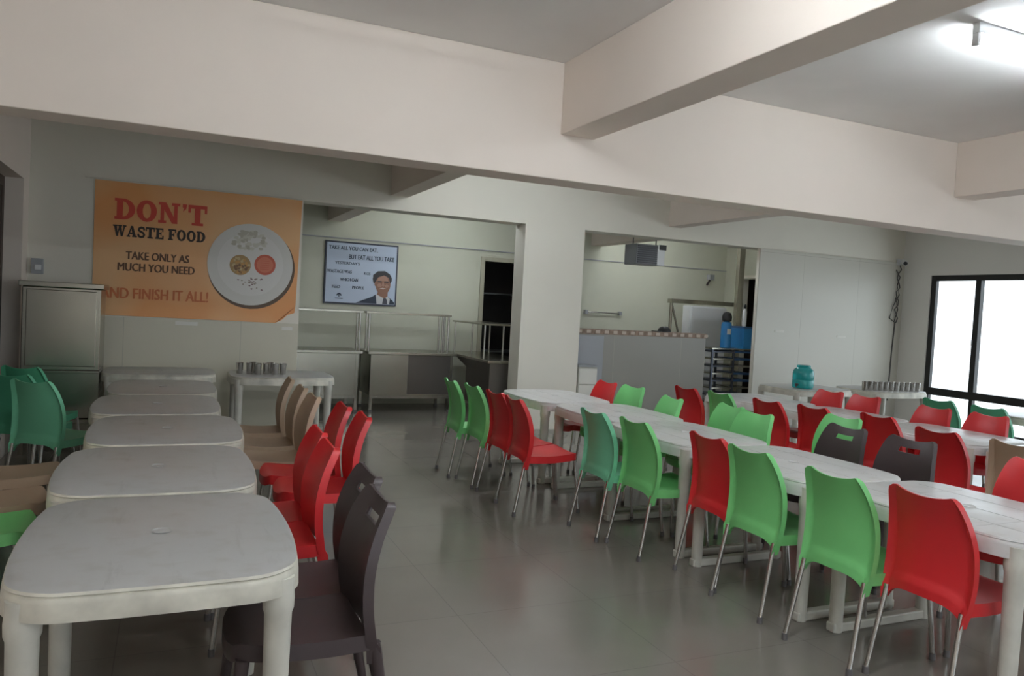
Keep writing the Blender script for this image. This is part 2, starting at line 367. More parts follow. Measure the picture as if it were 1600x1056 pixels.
for k, x, y, d, l in [
 ('red', 5.12, 6.46, 0, 'red chair back standing in front of the half wall end, farthest of the third row'),
 ('green', 5.20, 6.02, -2, 'dark toned green chair in front of the tray rack'),
 ('red', 5.27, 5.45, 0, 'red chair back below the plain wall, left of two in front of the jar'),
 ('red', 5.40, 5.02, 0, 'red chair back right of two reds in front of the water jar table'),
 ('red', 5.58, 4.49, -3, 'red chair back rising behind the two dark brown chairs'),
 ('red', 5.36, 3.80, 0, 'red chair with curved side showing right of the dark brown chairs'),
 ('tan', 5.42, 3.27, 0, 'tan chair back at the right picture edge behind the middle row')]:
    chair(k, x, y, d, l, g3)
g4 = 'chairs on the far side of the third table row'
for k, x, y, d, l in [
 ('red', 6.42, 6.25, 180, 'red chair facing us just right of the turquoise water jar'),
 ('red', 6.45, 5.80, 180, 'red chair facing us in front of the steel tumblers'),
 ('red', 6.38, 4.97, 176, 'red chair facing us in front of the teal green chair near the corner'),
 ('red', 6.46, 4.48, 180, 'red chair facing us under the window with a glossy table before it'),
 ('red', 6.50, 3.90, 180, 'red chair cut by the right picture edge under the window')]:
    chair(k, x, y, d, l, g4)
g5 = 'green chairs near the window wall'
chair('teal', 7.66, 5.52, 0, 'teal green chair with bright rim beside the end of the tumbler table', g5)
chair('teal', 7.62, 4.95, 0, 'teal green chair in front of the window, behind a red chair', g5)
g6 = 'chairs on the right side of the left table row'
for k, x, y, d, l in [
 ('tan', .735, 6.85, 178, 'tan brown chair farthest along the left tables, nearest the tumbler table'),
 ('tan', .745, 6.25, 180, 'tan brown chair in the middle of three at the left tables'),
 ('tan', .745, 5.69, 182, 'tan brown chair nearest of three at the left tables, beside the reds'),
 ('red', .86, 5.19, 180, 'red chair farthest of four at the left tables, half hidden by the next red'),
 ('red', .89, 4.74, 177, 'red chair standing out into the aisle with a thin leg showing, left tables'),
 ('red', .52, 4.21, 180, 'red chair pushed in at the left table, behind the nearest red one'),
 ('red', .50, 3.79, 180, 'nearest red chair pushed in at the left table, beside dark brown chair'),
 ('dark', .545, 3.165, 180, 'dark brown plastic chair between the red chair and the nearest dark chair'),
 ('dark', .49, 2.765, 180, 'nearest dark brown plastic chair with a see-through handle slot, beside the front left table')]:
    chair(k, x, y, d, l, g6)
g7 = 'chairs on the left side of the left table row'
for k, x, y, d, l in [
 ('tan', -.86, 5.43, 0, 'tan chair of which only the seat shows at the left edge, the farther of two'),
 ('tan', -.86, 4.76, 0, 'tan chair of which only the seat shows at the left edge, the nearer of two'),
 ('green', -.84, 4.24, 0, 'green chair whose seat shows at the left edge beside the second table'),
 ('mint', -.76, 6.70, 55, 'green chair turned away in front of the steel cabinet, nearest of three'),
 ('teal', -.99, 7.16, 62, 'green chair turned away at the left edge, middle of three near the steel cabinet'),
 ('teal', -1.01, 7.78, 62, 'green chair at far left edge with high back, farthest of three near the steel cabinet')]:
    chair(k, x, y, d, l, g7)

# ------------------------------------------------------------ tables
TH = .77
def table_outline(hl, hw, r=.13, n=8):
    """barrel outline: x half width hw bulging, y half length hl"""
    pts = []
    ex, ey = hw-.048, hl-.018
    for qx, qy, a0 in ((1, 1, 0), (-1, 1, 90), (-1, -1, 180), (1, -1, 270)):
        cx, cy = qx*(ex-r), qy*(ey-r)
        for k in range(n+1):
            a = RD(a0+90*k/n); pts.append((cx+r*cos(a), cy+r*sin(a)))
    out = []
    for i, (x, y) in enumerate(pts):
        x2, y2 = pts[(i+1) % len(pts)]; out.append((x, y)); d = math.hypot(x2-x, y2-y)
        if d > .15:
            for k in range(1, 10): out.append((x+(x2-x)*k/10, y+(y2-y)*k/10))
    res = []
    for x, y in out:
        bx = .048*(1-min(1, abs(y)/hl)**2.2) if abs(x) > ex-r else 0
        by = .018*(1-min(1, abs(x)/hw)**2) if abs(y) > ey-r else 0
        res.append((x+math.copysign(bx, x), y+math.copysign(by, y)))
    return res
def make_table(hl=.532, hw=.41, stretch=True, apron=.085):
    root = empty('dining_table')
    ol = table_outline(hl, hw); n = len(ol)
    rings = [(-.012, TH-.0), (0, TH-.004), (.004, TH-.012), (.0005, TH-.016), (.004, TH-.020), (.008, TH-.035), (.010, TH-apron), (-.004, TH-apron), (-.010, TH-.03)]
    vs = []; 
    for off, z in rings:
        for x, y in ol:
            l = math.hypot(x, y); vs.append((x+off*x/l*1.2, y+off*y/l*1.2, z))
    fs = [tuple(range(n))]
    for i in range(len(rings)-1): fs += [(i*n+k, (i+1)*n+k, (i+1)*n+(k+1) % n, i*n+(k+1) % n) for k in range(n)]
    fs += [tuple((len(rings)-1)*n+k for k in range(n))[::-1]]
    mb = MB().add(vs, fs)
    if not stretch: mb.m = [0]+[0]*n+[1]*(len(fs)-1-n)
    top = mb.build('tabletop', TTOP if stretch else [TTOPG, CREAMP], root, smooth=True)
    g = MB()
    for x in (-.205, 0, .205) if stretch else (): g.box(x-.0022, x+.0022, -hl*.82, hl*.82, TH-.001, TH+.0006)
    if stretch:
        for y in (-.27, .27): g.box(-hw*.8, hw*.8, y-.0012, y+.0012, TH-.001, TH+.0004)
    if stretch: g.build('panel_groove', GROOVE, root)
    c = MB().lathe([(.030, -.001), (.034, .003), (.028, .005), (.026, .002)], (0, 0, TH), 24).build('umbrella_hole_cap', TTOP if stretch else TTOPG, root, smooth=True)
    for sx in (-1, 1):
        for sy in (-1, 1):
            cx, cy = sx*(hw-.08), sy*(hl-.078)
            MB().lathe([(.034, 0), (.035, .02), (.038, .4), (.041, .62), (.046, .635), (.047, .665), (.044, .70), (.044, .735)], (cx, cy, 0), 20).build('leg', TLEG, root, smooth=True)
    if stretch:
        for sy in (-1, 1):
            cy = sy*(hl-.078)
            MB().box(-hw+.04, hw-.04, cy-.028, cy+.028, 0, .05).build('floor_bar', TLEG, root, bevel=.008)
    return root
tp = {}
def table(x, y, deg, label, group, kind='bar', sx=1, sy=1):
    if kind not in tp: tp[kind] = make_table(stretch=(kind == 'bar')); t = tp[kind]
    else: t = copy_tree(tp[kind])
    t.location = (x, y, 0); t.rotation_euler = (0, 0, RD(deg)); t.scale = (sx, sy, 1)
    return tag(t, label, 'table', group)
gt = 'white plastic tables of the left row'
for x, y, l in [(0, 2.93, 'scuffed white plastic table nearest the camera at left, small ring mark at its centre'),
                (-.025, 4.035, 'white plastic table second from the camera in the left row'),
                (.01, 5.15, 'white plastic table in the middle of the left row, third from the camera'),
                (-.06, 6.27, 'white plastic table fourth from the camera in the left row'),
                (-.03, 7.38, 'white plastic table fifth and last of the left row, before the crosswise tables')]:
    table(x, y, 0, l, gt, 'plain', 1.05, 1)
gt = 'crosswise tables under the food banner'
table(-.07, 8.82, 90, 'white plastic table set crosswise under the orange banner beside the steel cabinet', gt, 'plain')
table(1.13, 8.66, 90, 'white plastic table carrying steel tumblers beside the serving counter', gt, 'plain')
gt = 'white plastic tables of the middle row'
for x, y, l in [(3.62, 2.49, 'white plastic table nearest the camera in the middle row, with panel lines on top'),
                (3.54, 3.57, 'white plastic table second from the camera in the middle row, before the dark brown chairs'),
                (3.54, 4.66, 'white plastic table third in the middle row, between mint and red chairs'),
                (3.60, 5.71, 'white plastic table fourth in the middle row, before the half wall'),
                (3.56, 6.83, 'white plastic table farthest in the middle row, next to the pillar')]:
    table(x, y, 0, l, gt)
gt = 'white plastic tables of the third row'
for x, y, l in [(6.02, 3.30, 'white plastic table of the third row at the right picture edge'),
                (6.02, 4.40, 'glossy lit white plastic table of the third row beside the tan chair'),
                (6.02, 5.50, 'white plastic table of the third row behind the middle red chairs'),
                (5.98, 6.60, 'white plastic table at the far end of the third row before the tray rack')]:
    table(x, y, 0, l, gt)
gt = 'tables near the window wall'
table(7.90, 7.86, 90, 'white plastic table along the wall carrying the turquoise water jar', gt, 'plain')
table(9.17, 7.72, 90, 'white plastic table carrying the row of steel tumblers near the corner', gt, 'plain')
table(8.55, 5.0, 0, 'backlit white plastic table in front of the window beside the teal chair', gt, 'plain')
table(8.55, 3.9, 0, 'white plastic table at the window cut off by the right picture edge', gt, 'plain')

# ------------------------------------------------------------ tumblers, jar
tb = None
def tumbler(x, y, label, group):
    global tb
    if tb is None:
        tb = MB().lathe([(.030, 0), (.032, .003), (.036, .11), (.039, .118), (.0375, .119), (.034, .112), (.030, .012), (.001, .010)], n=20).build('steel_tumbler', CHROME, smooth=True); o = tb
    else: o = tb.copy(); COL.objects.link(o)
    o.location = (x, y, TH); return tag(o, label, 'tumbler', group)
for i, (x, y) in enumerate([(.70, 8.62), (.80, 8.60), (.88, 8.56), (.97, 8.60), (1.06, 8.55), (1.14, 8.58), (1.02, 8.70), (.84, 8.72)]):
    tumbler(x, y, 'small shiny steel tumbler in the cluster on the crosswise table by the counter', 'steel tumblers on the table beside the counter')
for i in range(11):
    tumbler(8.66+i*.088, 7.55-.012*i, 'small shiny steel tumbler in the long line on the corner table', 'steel tumblers on the corner table')
j = thing('water_jar', 'squat turquoise water jar with a tap on the wall table', 'water jar', (7.72, 7.72, TH)); j.scale = (.88, .88, .86)
MB().lathe([(.10, 0), (.148, .006), (.155, .03), (.155, .12), (.150, .13), (.155, .14), (.155, .23), (.14, .285), (.10, .315), (.095, .32)], n=32).build('body', TEALJ, j, smooth=True)
MB().lathe([(.098, .318), (.10, .322), (.10, .352), (.09, .358)], n=28).build('lid', TEALJ, j, smooth=True)
MB().tube([(-.14, -.04, .06), (-.19, -.055, .06)], .018).tube([(-.185, -.053, .07), (-.185, -.053, .03)], .011).build('tap', DARK, j, smooth=True)

# ------------------------------------------------------------ steel cabinet + socket
c = thing('steel_cabinet', 'tall brushed steel cabinet with overhanging top and lower shelf, below the wall socket', 'cabinet', (-.92, 8.62, 0))
B(-.36, .34, -.30, .33, 1.585, 1.635).build('top', STEEL, c, bevel=.006)
B(-.335, .315, -.26, .31, .80, 1.585).build('body', STEEL, c, bevel=.008)
B(-.30, .28, -.275, -.26, .84, 1.56).build('door', STEEL, c, bevel=.006)
B(-.335, .315, -.26, .31, .775, .80).build('shelf', STEEL, c, bevel=.003)
B(-.31, .29, -.22, .30, .34, .775).build('lower_panel', STEEL, c)
B(-.335, .315, -.26, .31, .29, .33).build('bottom_rail', STEEL, c, bevel=.003)
for x in (-.315, .295):
    for y in (-.24, .29): B(x-.02, x+.02, y-.02, y+.02, 0, .775).build('leg', STEEL, c)
s = thing('wall_socket', 'grey wall socket box with white plug above the steel cabinet', 'socket', (-1.27, YA, 1.72))
B(-.05, .06, -.05, 0, -.01, .15).build('box', GREY, s, bevel=.006); B(-.015, .045, -.075, -.05, .03, .085).build('plug', WHITE, s, bevel=.008)

# ------------------------------------------------------------ lettering helpers
def poly_text(parent, name, text, x0, x1, z0, h, y, m, bold=0.0, shift=0):
    cu = bpy.data.curves.new(name, 'FONT'); cu.body = text; cu.size = 1; cu.offset = bold; cu.resolution_u = 3
    o = bpy.data.objects.new(name, cu); COL.objects.link(o); bpy.context.view_layer.update()
    dg = bpy.context.evaluated_depsgraph_get(); me = bpy.data.meshes.new_from_object(o.evaluated_get(dg)); bpy.data.objects.remove(o)
    xs = [v.co.x for v in me.vertices]; ys = [v.co.y for v in me.vertices]
    a, b_, c_, d = min(xs), max(xs), min(ys), max(ys)
    for v in me.vertices: v.co = ((v.co.x-a)/(b_-a)*(x1-x0)+x0, y, z0+(v.co.y-c_)/(d-c_)*h)
    me.materials.clear(); me.materials.append(m)
    if shift:
        P = [v.co.copy() for v in me.vertices]; F_ = [list(p.vertices) for p in me.polygons]; nn = len(P); V2 = []; F2 = []
        for q, dx in enumerate((-shift, 0, shift)):
            V2 += [(p.x+dx, p.y-.00008*q, p.z+dx*.3) for p in P]; F2 += [[i+nn*q for i in f] for f in F_]
        me = bpy.data.meshes.new(name); me.from_pydata(V2, [], F2); me.materials.append(m)
    q = bpy.data.objects.new(name, me); COL.objects.link(q); q.parent = parent; return q
def ring(cx, cy, rx, ry, ix, iy, a0=0, a1=360, n=20):
    out = []
    for k in range(n):
        a, b_ = RD(a0+(a1-a0)*k/n), RD(a0+(a1-a0)*(k+1)/n)
        out.append([(cx+rx*cos(a), cy+ry*sin(a)), (cx+rx*cos(b_), cy+ry*sin(b_)), (cx+ix*cos(b_), cy+iy*sin(b_)), (cx+ix*cos(a), cy+iy*sin(a))])
    return out
def R_(x0, x1, y0, y1): return [(x0, y0), (x1, y0), (x1, y1), (x0, y1)]
def stroke(pts, t):
    out = []
    for (x, y), (x2, y2) in zip(pts[:-1], pts[1:]):
        d = math.hypot(x2-x, y2-y); nx, ny = -(y2-y)/d*t/2, (x2-x)/d*t/2; ex, ey = (x2-x)/d*t*.2, (y2-y)/d*t*.2
        out.append([(x-ex+nx, y-ey+ny), (x-ex-nx, y-ey-ny), (x2+ex-nx, y2+ey-ny), (x2+ex+nx, y2+ey+ny)])
    return out
S_ = .13
SLAB = {
 'D': (1.0, [R_(.1, .38, 0, 1), R_(0, .42, 0, S_), R_(0, .42, 1-S_, 1)]+ring(.38, .5, .56, .5, .27, .36, -90, 90)),
 'O': (1.02, ring(.48, .5, .47, .52, .19, .36)),
 'N': (1.08, [R_(.1, .27, 0, 1), R_(.74, .91, 0, 1), [(.06, 1), (.36, 1), (.91, 0), (.66, 0)], R_(0, .38, 0, S_), R_(0, .3, 1-S_, 1), R_(.63, 1.02, 1-S_, 1)]),
 "'": (.34, [[(.06, 1), (.27, 1), (.24, .78), (.08, .62), (.13, .8), (.06, .84)]]),
 'T': (.98, [R_(0, .92, 1-.17, 1), R_(.32, .6, 0, 1), R_(0, .12, .62, 1), R_(.8, .92, .62, 1), R_(.18, .74, 0, S_)]),
 'W': (1.36, [[(.08, 1), (.36, 1), (.54, 0), (.34, 0)], [(.6, .9), (.74, .9), (.48, 0), (.36, 0)], [(.54, 1), (.82, 1), (.98, 0), (.78, 0)], [(1.08, 1), (1.22, 1), (.98, 0), (.84, 0)], R_(0, .46, 1-S_, 1), R_(.5, .9, 1-S_, 1), R_(.98, 1.32, 1-S_, 1)]),
 'A': (1.06, [[(.06, 0), (.22, 0), (.54, 1), (.42, 1)], [(.64, 0), (.95, 0), (.62, 1), (.38, 1)], R_(.2, .8, .26, .4), R_(0, .36, 0, S_), R_(.54, 1.02, 0, S_)]),
 'S': (.82, stroke([(.66, .72), (.6, .88), (.38, .93), (.16, .82), (.14, .66), (.34, .54), (.56, .45), (.68, .28), (.58, .1), (.34, .06), (.14, .14), (.08, .3)], .19)),
 'E': (.92, [R_(.1, .38, 0, 1), R_(0, .82, 0, .15), R_(0, .8, .85, 1), R_(.3, .6, .44, .58), R_(.7, .84, 0, .34), R_(.68, .8, .68, 1), R_(.52, .62, .34, .68)]),
 'F': (.88, [R_(.1, .38, 0, 1), R_(0, .5, 0, S_), R_(0, .8, .85, 1), R_(.3, .6, .42, .56), R_(.68, .8, .66, 1), R_(.52, .62, .32, .66)]),
 ' ': (.38, [])}
def slab_text(parent, name, text, x0, x1, z0, h, y, m):
    tot = sum(SLAB[c][0] for c in text)-.06; k = (x1-x0)/tot; mb = MB(); x = 0
    for c_ in text:
        adv, polys = SLAB[c_]
        for p in polys:
            mb.add([(x0+(x+u)*k, y-.00002*(len(mb.f) % 40), z0+v*h) for u, v in p], [tuple(range(len(p)))])
        x += adv
    return mb.build(name, m, parent)
def disc(mb, cx, cz, r, y, mi=0, n=40, rz=None, jag=0):
    rz = rz or r; mb.add([(cx+r*(1+jag*random.uniform(-1, 1))*cos(2*pi*k/n), y, cz+rz*(1+jag*random.uniform(-1, 1))*sin(2*pi*k/n)) for k in range(n)], [tuple(range(n))], mi)

# ------------------------------------------------------------ food banner
def banner_mat():
    m = mat('orange_printed_vinyl', (.55, .30, .12), .38); nt = m.node_tree; b = nt.nodes['Principled BSDF']
    tc = nt.nodes.new('ShaderNodeTexCoord'); n = nt.nodes.new('ShaderNodeTexNoise'); n.inputs['Scale'].default_value = 1.1; n.inputs['Detail'].default_value = 1
    nt.links.new(tc.outputs['Object'], n.inputs[0]); cr = nt.nodes.new('ShaderNodeValToRGB'); e = cr.color_ramp.elements
    e[0].position = .38; e[0].color = (.78, .34, .11, 1); e[1].position = .62; e[1].color = (.78, .45, .21, 1)
    nt.links.new(n.outputs[0], cr.inputs[0]); nt.links.new(cr.outputs[0], b.inputs['Base Color']); return m
bn = thing('food_banner', 'large orange banner with a printed white plate reading DON\'T WASTE FOOD', 'banner', (0, YA-.004, 0))
bp = [(-.76, 1.315), (1.12, 1.30), (1.20, 1.34), (1.26, 1.40), (1.335, 1.425), (1.345, 1.50), (1.375, 2.745), (-.765, 2.745)]
MB().prism(bp, lambda u, v: (u, 0, v), (0, -.006, 0)).build('sheet', banner_mat(), bn)
MB().add([(1.12, -.007, 1.30), (1.345, -.007, 1.50), (1.30, -.035, 1.46), (1.20, -.04, 1.36)], [(0, 1, 2, 3)]).build('curled_corner', banner_mat(), bn)
PR = mat('print_red', (.62, .06, .03), .5); PK = mat('print_black', (.03, .018, .012), .5); PO = mat('print_orange_red', (.62, .17, .05), .5)
BK = mat('print_brown', (.13, .055, .02), .5)
slab_text(bn, 'headline_dont', "DON'T", -.575, .345, 2.345, .225, -.009, PR)
slab_text(bn, 'headline_waste_food', 'WASTE FOOD', -.585, .335, 2.165, .12, -.009, PK)
poly_text(bn, 'text_line', 'TAKE ONLY AS', -.45, .175, 1.925, .085, -.009, BK, 0, .004)
poly_text(bn, 'text_line', 'MUCH YOU NEED', -.525, .235, 1.80, .085, -.009, BK, 0, .004)
poly_text(bn, 'text_line', 'AND FINISH IT ALL!', -.68, .385, 1.50, .115, -.009, PO, 0, .0045)
pl = MB(); disc(pl, .845, 1.925, .475, -.0085, 0); pl.build('plate_shadow_print', mat('print_plate_shadow', (.13, .08, .05), .5), bn)
pl = MB(); disc(pl, .83, 1.955, .465, -.010, 0, 60); disc(pl, .83, 1.96, .36, -.0108, 1, 60)
pl.build('plate_print', [mat('print_plate', (.68, .66, .62), .5), mat('print_plate_inner', (.73, .71, .68), .5)], bn)
fd = MB()
for k in range(60):
    a = random.random(); x = .815+(random.random()-.5)*.42*(1-.45*a); z = 2.135+a*.2
    disc(fd, x, z, .028, -.0115-k*.00002, k % 2, 8, .018, .2)
fd.build('rice_print', [mat('print_rice', (.62, .60, .52), .5), mat('print_rice_dark', (.50, .47, .39), .5)], bn)
fd = MB(); disc(fd, .715, 1.945, .115, -.0115, 0, 30)
for k in range(45): r = .1*random.random()**.5; a = random.random()*6.28; disc(fd, .715+r*cos(a), 1.945+r*sin(a), .016, -.0125-k*.00002, 1+k % 3, 7, None, .3)
fd.build('curry_print', [mat('print_curry', (.42, .27, .12), .5), mat('print_curry_a', (.55, .42, .22), .5), mat('print_curry_b', (.22, .12, .06), .5), mat('print_curry_c', (.55, .30, .10), .5)], bn)
fd = MB(); disc(fd, .985, 1.965, .118, -.0115, 0, 30); disc(fd, .985, 1.965, .09, -.012, 1, 30)
for k in range(5): fd.prism(R_(.93, 1.03, 1.91+k*.024, 1.915+k*.024), lambda u, v: (u, -.0125, v), (0, -.0003, 0), 0)
fd.build('red_bowl_print', [mat('print_tomato', (.58, .12, .07), .5), mat('print_tomato_b', (.66, .20, .12), .5)], bn)
fd = MB()
for k in range(26): disc(fd, .85+random.gauss(0, .06), 1.745+random.gauss(0, .035), .012, -.0125-k*.00002, k % 2, 7, .008, .4)
fd.build('crumbs_print', [mat('print_crumb', (.35, .30, .24), .5), mat('print_crumb_b', (.25, .16, .16), .5)], bn)
# small wall stickers
for x, z, w_ in ((.06, 1.235, .23), (1.20, 1.22, .12)):
    tag(B(x, x+w_, YA-.018, YA-.012, z, z+.04).build('wall_sticker', LABELW), 'thin pale sticker strip on the tiled wall under the banner'+(', below its left half' if x < 1 else ', near its torn corner'), 'sticker')
for x, z, l in ((8.63, 1.47, 'small sticker strip on the plain wall above the water jar'), (9.95, 1.43, 'small sticker strip on the plain wall between the jar and the cables')):
    tag(B(x, x+.19, YA-.018, YA-.012, z, z+.035).build('wall_sticker', LABELW), l, 'sticker')

# ------------------------------------------------------------ portrait poster on the kitchen wall
po = thing('wall_poster', 'pale blue framed poster with bold text and a portrait of a man in a suit', 'poster', (0, YK, 0))
X0, X1, Z0, Z1 = 2.125, 3.265, 1.545, 2.505
MB().box(X0, X1, -.03, 0, Z0, Z1).build('frame', mat('poster_frame', (.03, .035, .06), .4), po, bevel=.004)
B(X0+.025, X1-.025, -.034, -.028, Z0+.025, Z1-.025).build('sheet', mat('poster_sheet', (.52, .60, .74), .4), po)
PN = mat('poster_ink', (.03, .045, .09), .5); yy = -.036
poly_text(po, 'text_line', 'TAKE ALL YOU CAN EAT,', 2.18, 2.93, 2.365, .068, yy, PN, 0, .002)
poly_text(po, 'text_line', 'BUT EAT ALL YOU TAKE', 2.49, 3.20, 2.245, .068, yy, PN, 0, .002)
poly_text(po, 'text_line', "YESTERDAY'S", 2.28, 2.66, 2.155, .042, yy, PN, 0, .002)
poly_text(po, 'text_line', 'WASTAGE WAS', 2.165, 2.54, 2.02, .048, yy, PN, 0, .0022)
poly_text(po, 'text_line', 'KGS', 2.735, 2.83, 2.015, .042, yy, PN, 0, .002)
poly_text(po, 'text_line', 'WHICH CAN', 2.37, 2.64, 1.90, .046, yy, PN, 0, .0022)
poly_text(po, 'text_line', 'FEED', 2.25, 2.37, 1.785, .046, yy, PN, 0, .002)
poly_text(po, 'text_line', 'PEOPLE', 2.56, 2.74, 1.785, .046, yy, PN, 0, .002)
lg = MB()
for p in ring(2.36, 1.66, .042, .055, .024, .036, 15, 165, 10)+[R_(2.352, 2.368, 1.655, 1.705)]+[R_(2.30, 2.42, 1.625, 1.637)]: lg.add([(u, yy, v) for u, v in p], [(0, 1, 2, 3)])
lg.build('emblem', PN, po)
def pp(name, pts, m, y): MB().add([(u, y, v) for u, v in pts], [tuple(range(len(pts)))]).build(name, m, po)
SKINP = mat('print_skin', (.30, .15, .10), .5); SKIN2 = mat('print_skin_light', (.42, .235, .17), .5); HAIRP = mat('print_hair', (.045, .04, .045), .5); SUIT = mat('print_suit', (.022, .035, .065), .5)
def oval(cx, cz, rx, rz, a0=0, a1=360, n=24): return [(cx+rx*cos(RD(a0+(a1-a0)*k/n)), cz+rz*sin(RD(a0+(a1-a0)*k/n))) for k in range(n+(a1-a0 < 360))]
pp('suit_print', [(2.62, 1.575), (2.72, 1.62), (2.87, 1.68), (2.93, 1.72), (3.12, 1.70), (3.20, 1.64), (3.235, 1.60), (3.235, 1.575)], SUIT, -.0365)
pp('shirt_print', [(2.95, 1.575), (2.93, 1.71), (3.0, 1.74), (3.12, 1.70), (3.16, 1.66), (3.15, 1.575)], mat('print_shirt', (.62, .62, .64), .5), -.0370)
pp('tie_print', [(3.04, 1.575), (3.05, 1.66), (3.08, 1.68), (3.11, 1.65), (3.12, 1.575)], mat('print_tie', (.06, .06, .08), .5), -.0375)
pp('hair_print', oval(3.025, 1.965, .152, .125), HAIRP, -.0380)
pp('neck_print', [(2.95, 1.72), (2.97, 1.80), (3.12, 1.80), (3.12, 1.70), (3.07, 1.665)], SKINP, -.0383)
pp('face_print', oval(3.04, 1.885, .118, .165, 0, 360, 30), SKINP, -.0386)
pp('forehead_print', [(2.95, 1.935), (2.96, 2.01), (3.03, 2.03), (3.10, 2.01), (3.12, 1.935)], SKIN2, -.0390)
pp('cheek_print', oval(2.985, 1.865, .035, .03), SKIN2, -.0390); pp('cheek_print', oval(3.10, 1.86, .03, .028), SKIN2, -.0390)
pp('fringe_print', [(2.885, 1.90), (2.875, 2.02), (2.95, 2.085), (3.06, 2.095), (3.14, 2.05), (3.175, 1.95), (3.15, 1.90), (3.13, 1.99), (3.05, 2.025), (2.96, 1.99), (2.925, 1.94)], HAIRP, -.0394)
for x in (2.985, 3.09): pp('eye_print', [(x-.035, 1.915), (x-.03, 1.935), (x+.03, 1.935), (x+.035, 1.915)], HAIRP, -.0396)
pp('nose_print', [(3.03, 1.92), (3.02, 1.86), (3.045, 1.85), (3.065, 1.86), (3.05, 1.92)], SKIN2, -.0396)
pp('mouth_print', [(2.985, 1.82), (3.04, 1.805), (3.095, 1.82), (3.04, 1.83)], mat('print_teeth', (.6, .5, .46), .5), -.0398)
pp('ear_print', oval(2.92, 1.885, .015, .035), SKINP, -.0396)

# ------------------------------------------------------------ serving counter
def counter(name, label, x0, x1, y0, y1, dark):
    c = thing(name, label, 'counter', (x0, y0, 0), 0, 'steel serving counters'); w_, d = x1-x0, y1-y0
    B(-.02, w_+.02, -.03, d, .845, .885).build('worktop', STEEL, c, bevel=.006)
    B(.03, w_-.03, .02, d-.02, .24, .845).build('body', STEEL, c, bevel=.004)
    if dark: B(w_*.45, w_-.03, .012, .02, .26, .84).build('dark_panel', STEELD, c)
    B(.03, w_-.03, 0, .03, .20, .24).build('bottom_rail', STEEL, c)
    for x in (.03, w_-.07):
        for y in (.01, d-.06):
            l = B(x, x+.04, y, y+.04, 0, .845).build('leg', STEEL, c); B(x-.005, x+.045, y-.005, y+.045, 0, .03).build('foot', RUBBER, l)
    return c
counter('serving_counter', 'left steel serving counter with plain steel front below the poster', .9, 2.54, 10.98, 11.70, False)
counter('serving_counter', 'steel serving counter with half dark front panel right of the first one', 2.66, 3.98, 10.98, 11.70, True)
def rail(label, x0, x1, y, xs, z=1.465):
    c = thing('sneeze_guard_rail', label, 'rail', (0, y, .885), 0, 'steel guard frames on the counters')
    B(x0, x1, -.02, .22, z-.03-.885, z-.885).build('top_shelf', STEEL, c, bevel=.004)
    for x in xs: MB().tube([(x, 0, 0), (x, 0, z-.03-.885)], .016).tube([(x, .18, 0), (x, .18, z-.03-.885)], .016).build('post', CHROME, c, smooth=True)
rail('steel guard shelf on posts over the left serving counter', .95, 2.58, 11.1, (1.1, 2.53))
rail('steel guard shelf on posts over the dark panelled serving counter', 2.62, 3.93, 11.1, (2.67, 3.80, 3.89))
c = thing('side_counter', 'dark fronted steel side counter turning toward the room behind the pillar', 'counter', (4.02, 9.75, 0))
B(0, .75, 0, 1.95, .845, .885).build('worktop', STEEL, c, bevel=.006)
B(.04, .72, .03, .95, .22, .845).build('body', STEELD, c)
MB().prism([(.95, .845), (1.45, .845), (.95, .72)], lambda u, v: (.04, u, v), (.68, 0, 0)).build('bracket', STEELD, c)
for x in (.06, .67):
    for y in (.06, 1.85): B(x, x+.04, y, y+.04, 0, .845).build('leg', STEEL, c)
c = thing('counter_frame', 'steel pipe frame standing on the side counter in front of the dark doorway', 'rail', (4.1, 10.1, .885))
pts = [(0, 1.3), (.12, .7), (.12, .3)]
B(-.02, .62, -.0, 1.36, .475, .50).build('top_shelf', STEEL, c)
for x, y in ((.01, 1.3), (.30, 1.3), (.6, 1.3), (.01, .05), (.3, .05), (.6, .05)): MB().tube([(x, y, 0), (x, y, .475)], .013).build('post', CHROME, c, smooth=True)
# rack inside the dark store room
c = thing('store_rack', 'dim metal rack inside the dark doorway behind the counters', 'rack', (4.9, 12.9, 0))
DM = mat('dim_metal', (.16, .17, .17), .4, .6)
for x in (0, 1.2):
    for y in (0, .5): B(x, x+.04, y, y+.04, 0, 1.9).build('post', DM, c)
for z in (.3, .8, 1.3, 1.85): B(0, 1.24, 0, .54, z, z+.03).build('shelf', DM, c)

# ------------------------------------------------------------ kitchen: half wall and appliances
w = MB(); w.box(PX1, 7.66, 9.72, 9.86, 0, 1.31)
hw_ = struct('wall_half', w, HALFT)
MB().box(PX1, 7.66, 9.714, 9.866, 1.31, 1.385).build('border_tiles', BORDER, hw_)
d = MB()
for k in range(17): d.box(PX1+.05+k*.15, PX1+.12+k*.15, 9.71, 9.714, 1.325, 1.37)
d.build('border_motifs', mat('border_motif', (.52, .42, .34), .5), hw_)
pn = B(PX1+.02, PX1+.62, 9.665, 9.705, .03, 1.29).build('grey_panel_board', GREY, bevel=.004); tag(pn, 'grey board leaning flat against the tiled half wall beside the pillar', 'board')
c = thing('small_cabinet', 'small cream cabinet with drawer line standing between the pillar and grey board', 'cabinet', (5.22, 9.34, 0))
c.location = (5.22, 9.35, 0)
B(0, .30, 0, .28, 0, .86).build('body', mat('cream_laminate', (.50, .48, .42), .5), c, bevel=.004)
B(.01, .29, -.012, 0, .62, .83).build('drawer', LABELW, c); B(.01, .29, -.012, 0, .04, .60).build('door', LABELW, c); B(-.01, .31, -.02, .29, .86, .88).build('top', GREY, c)
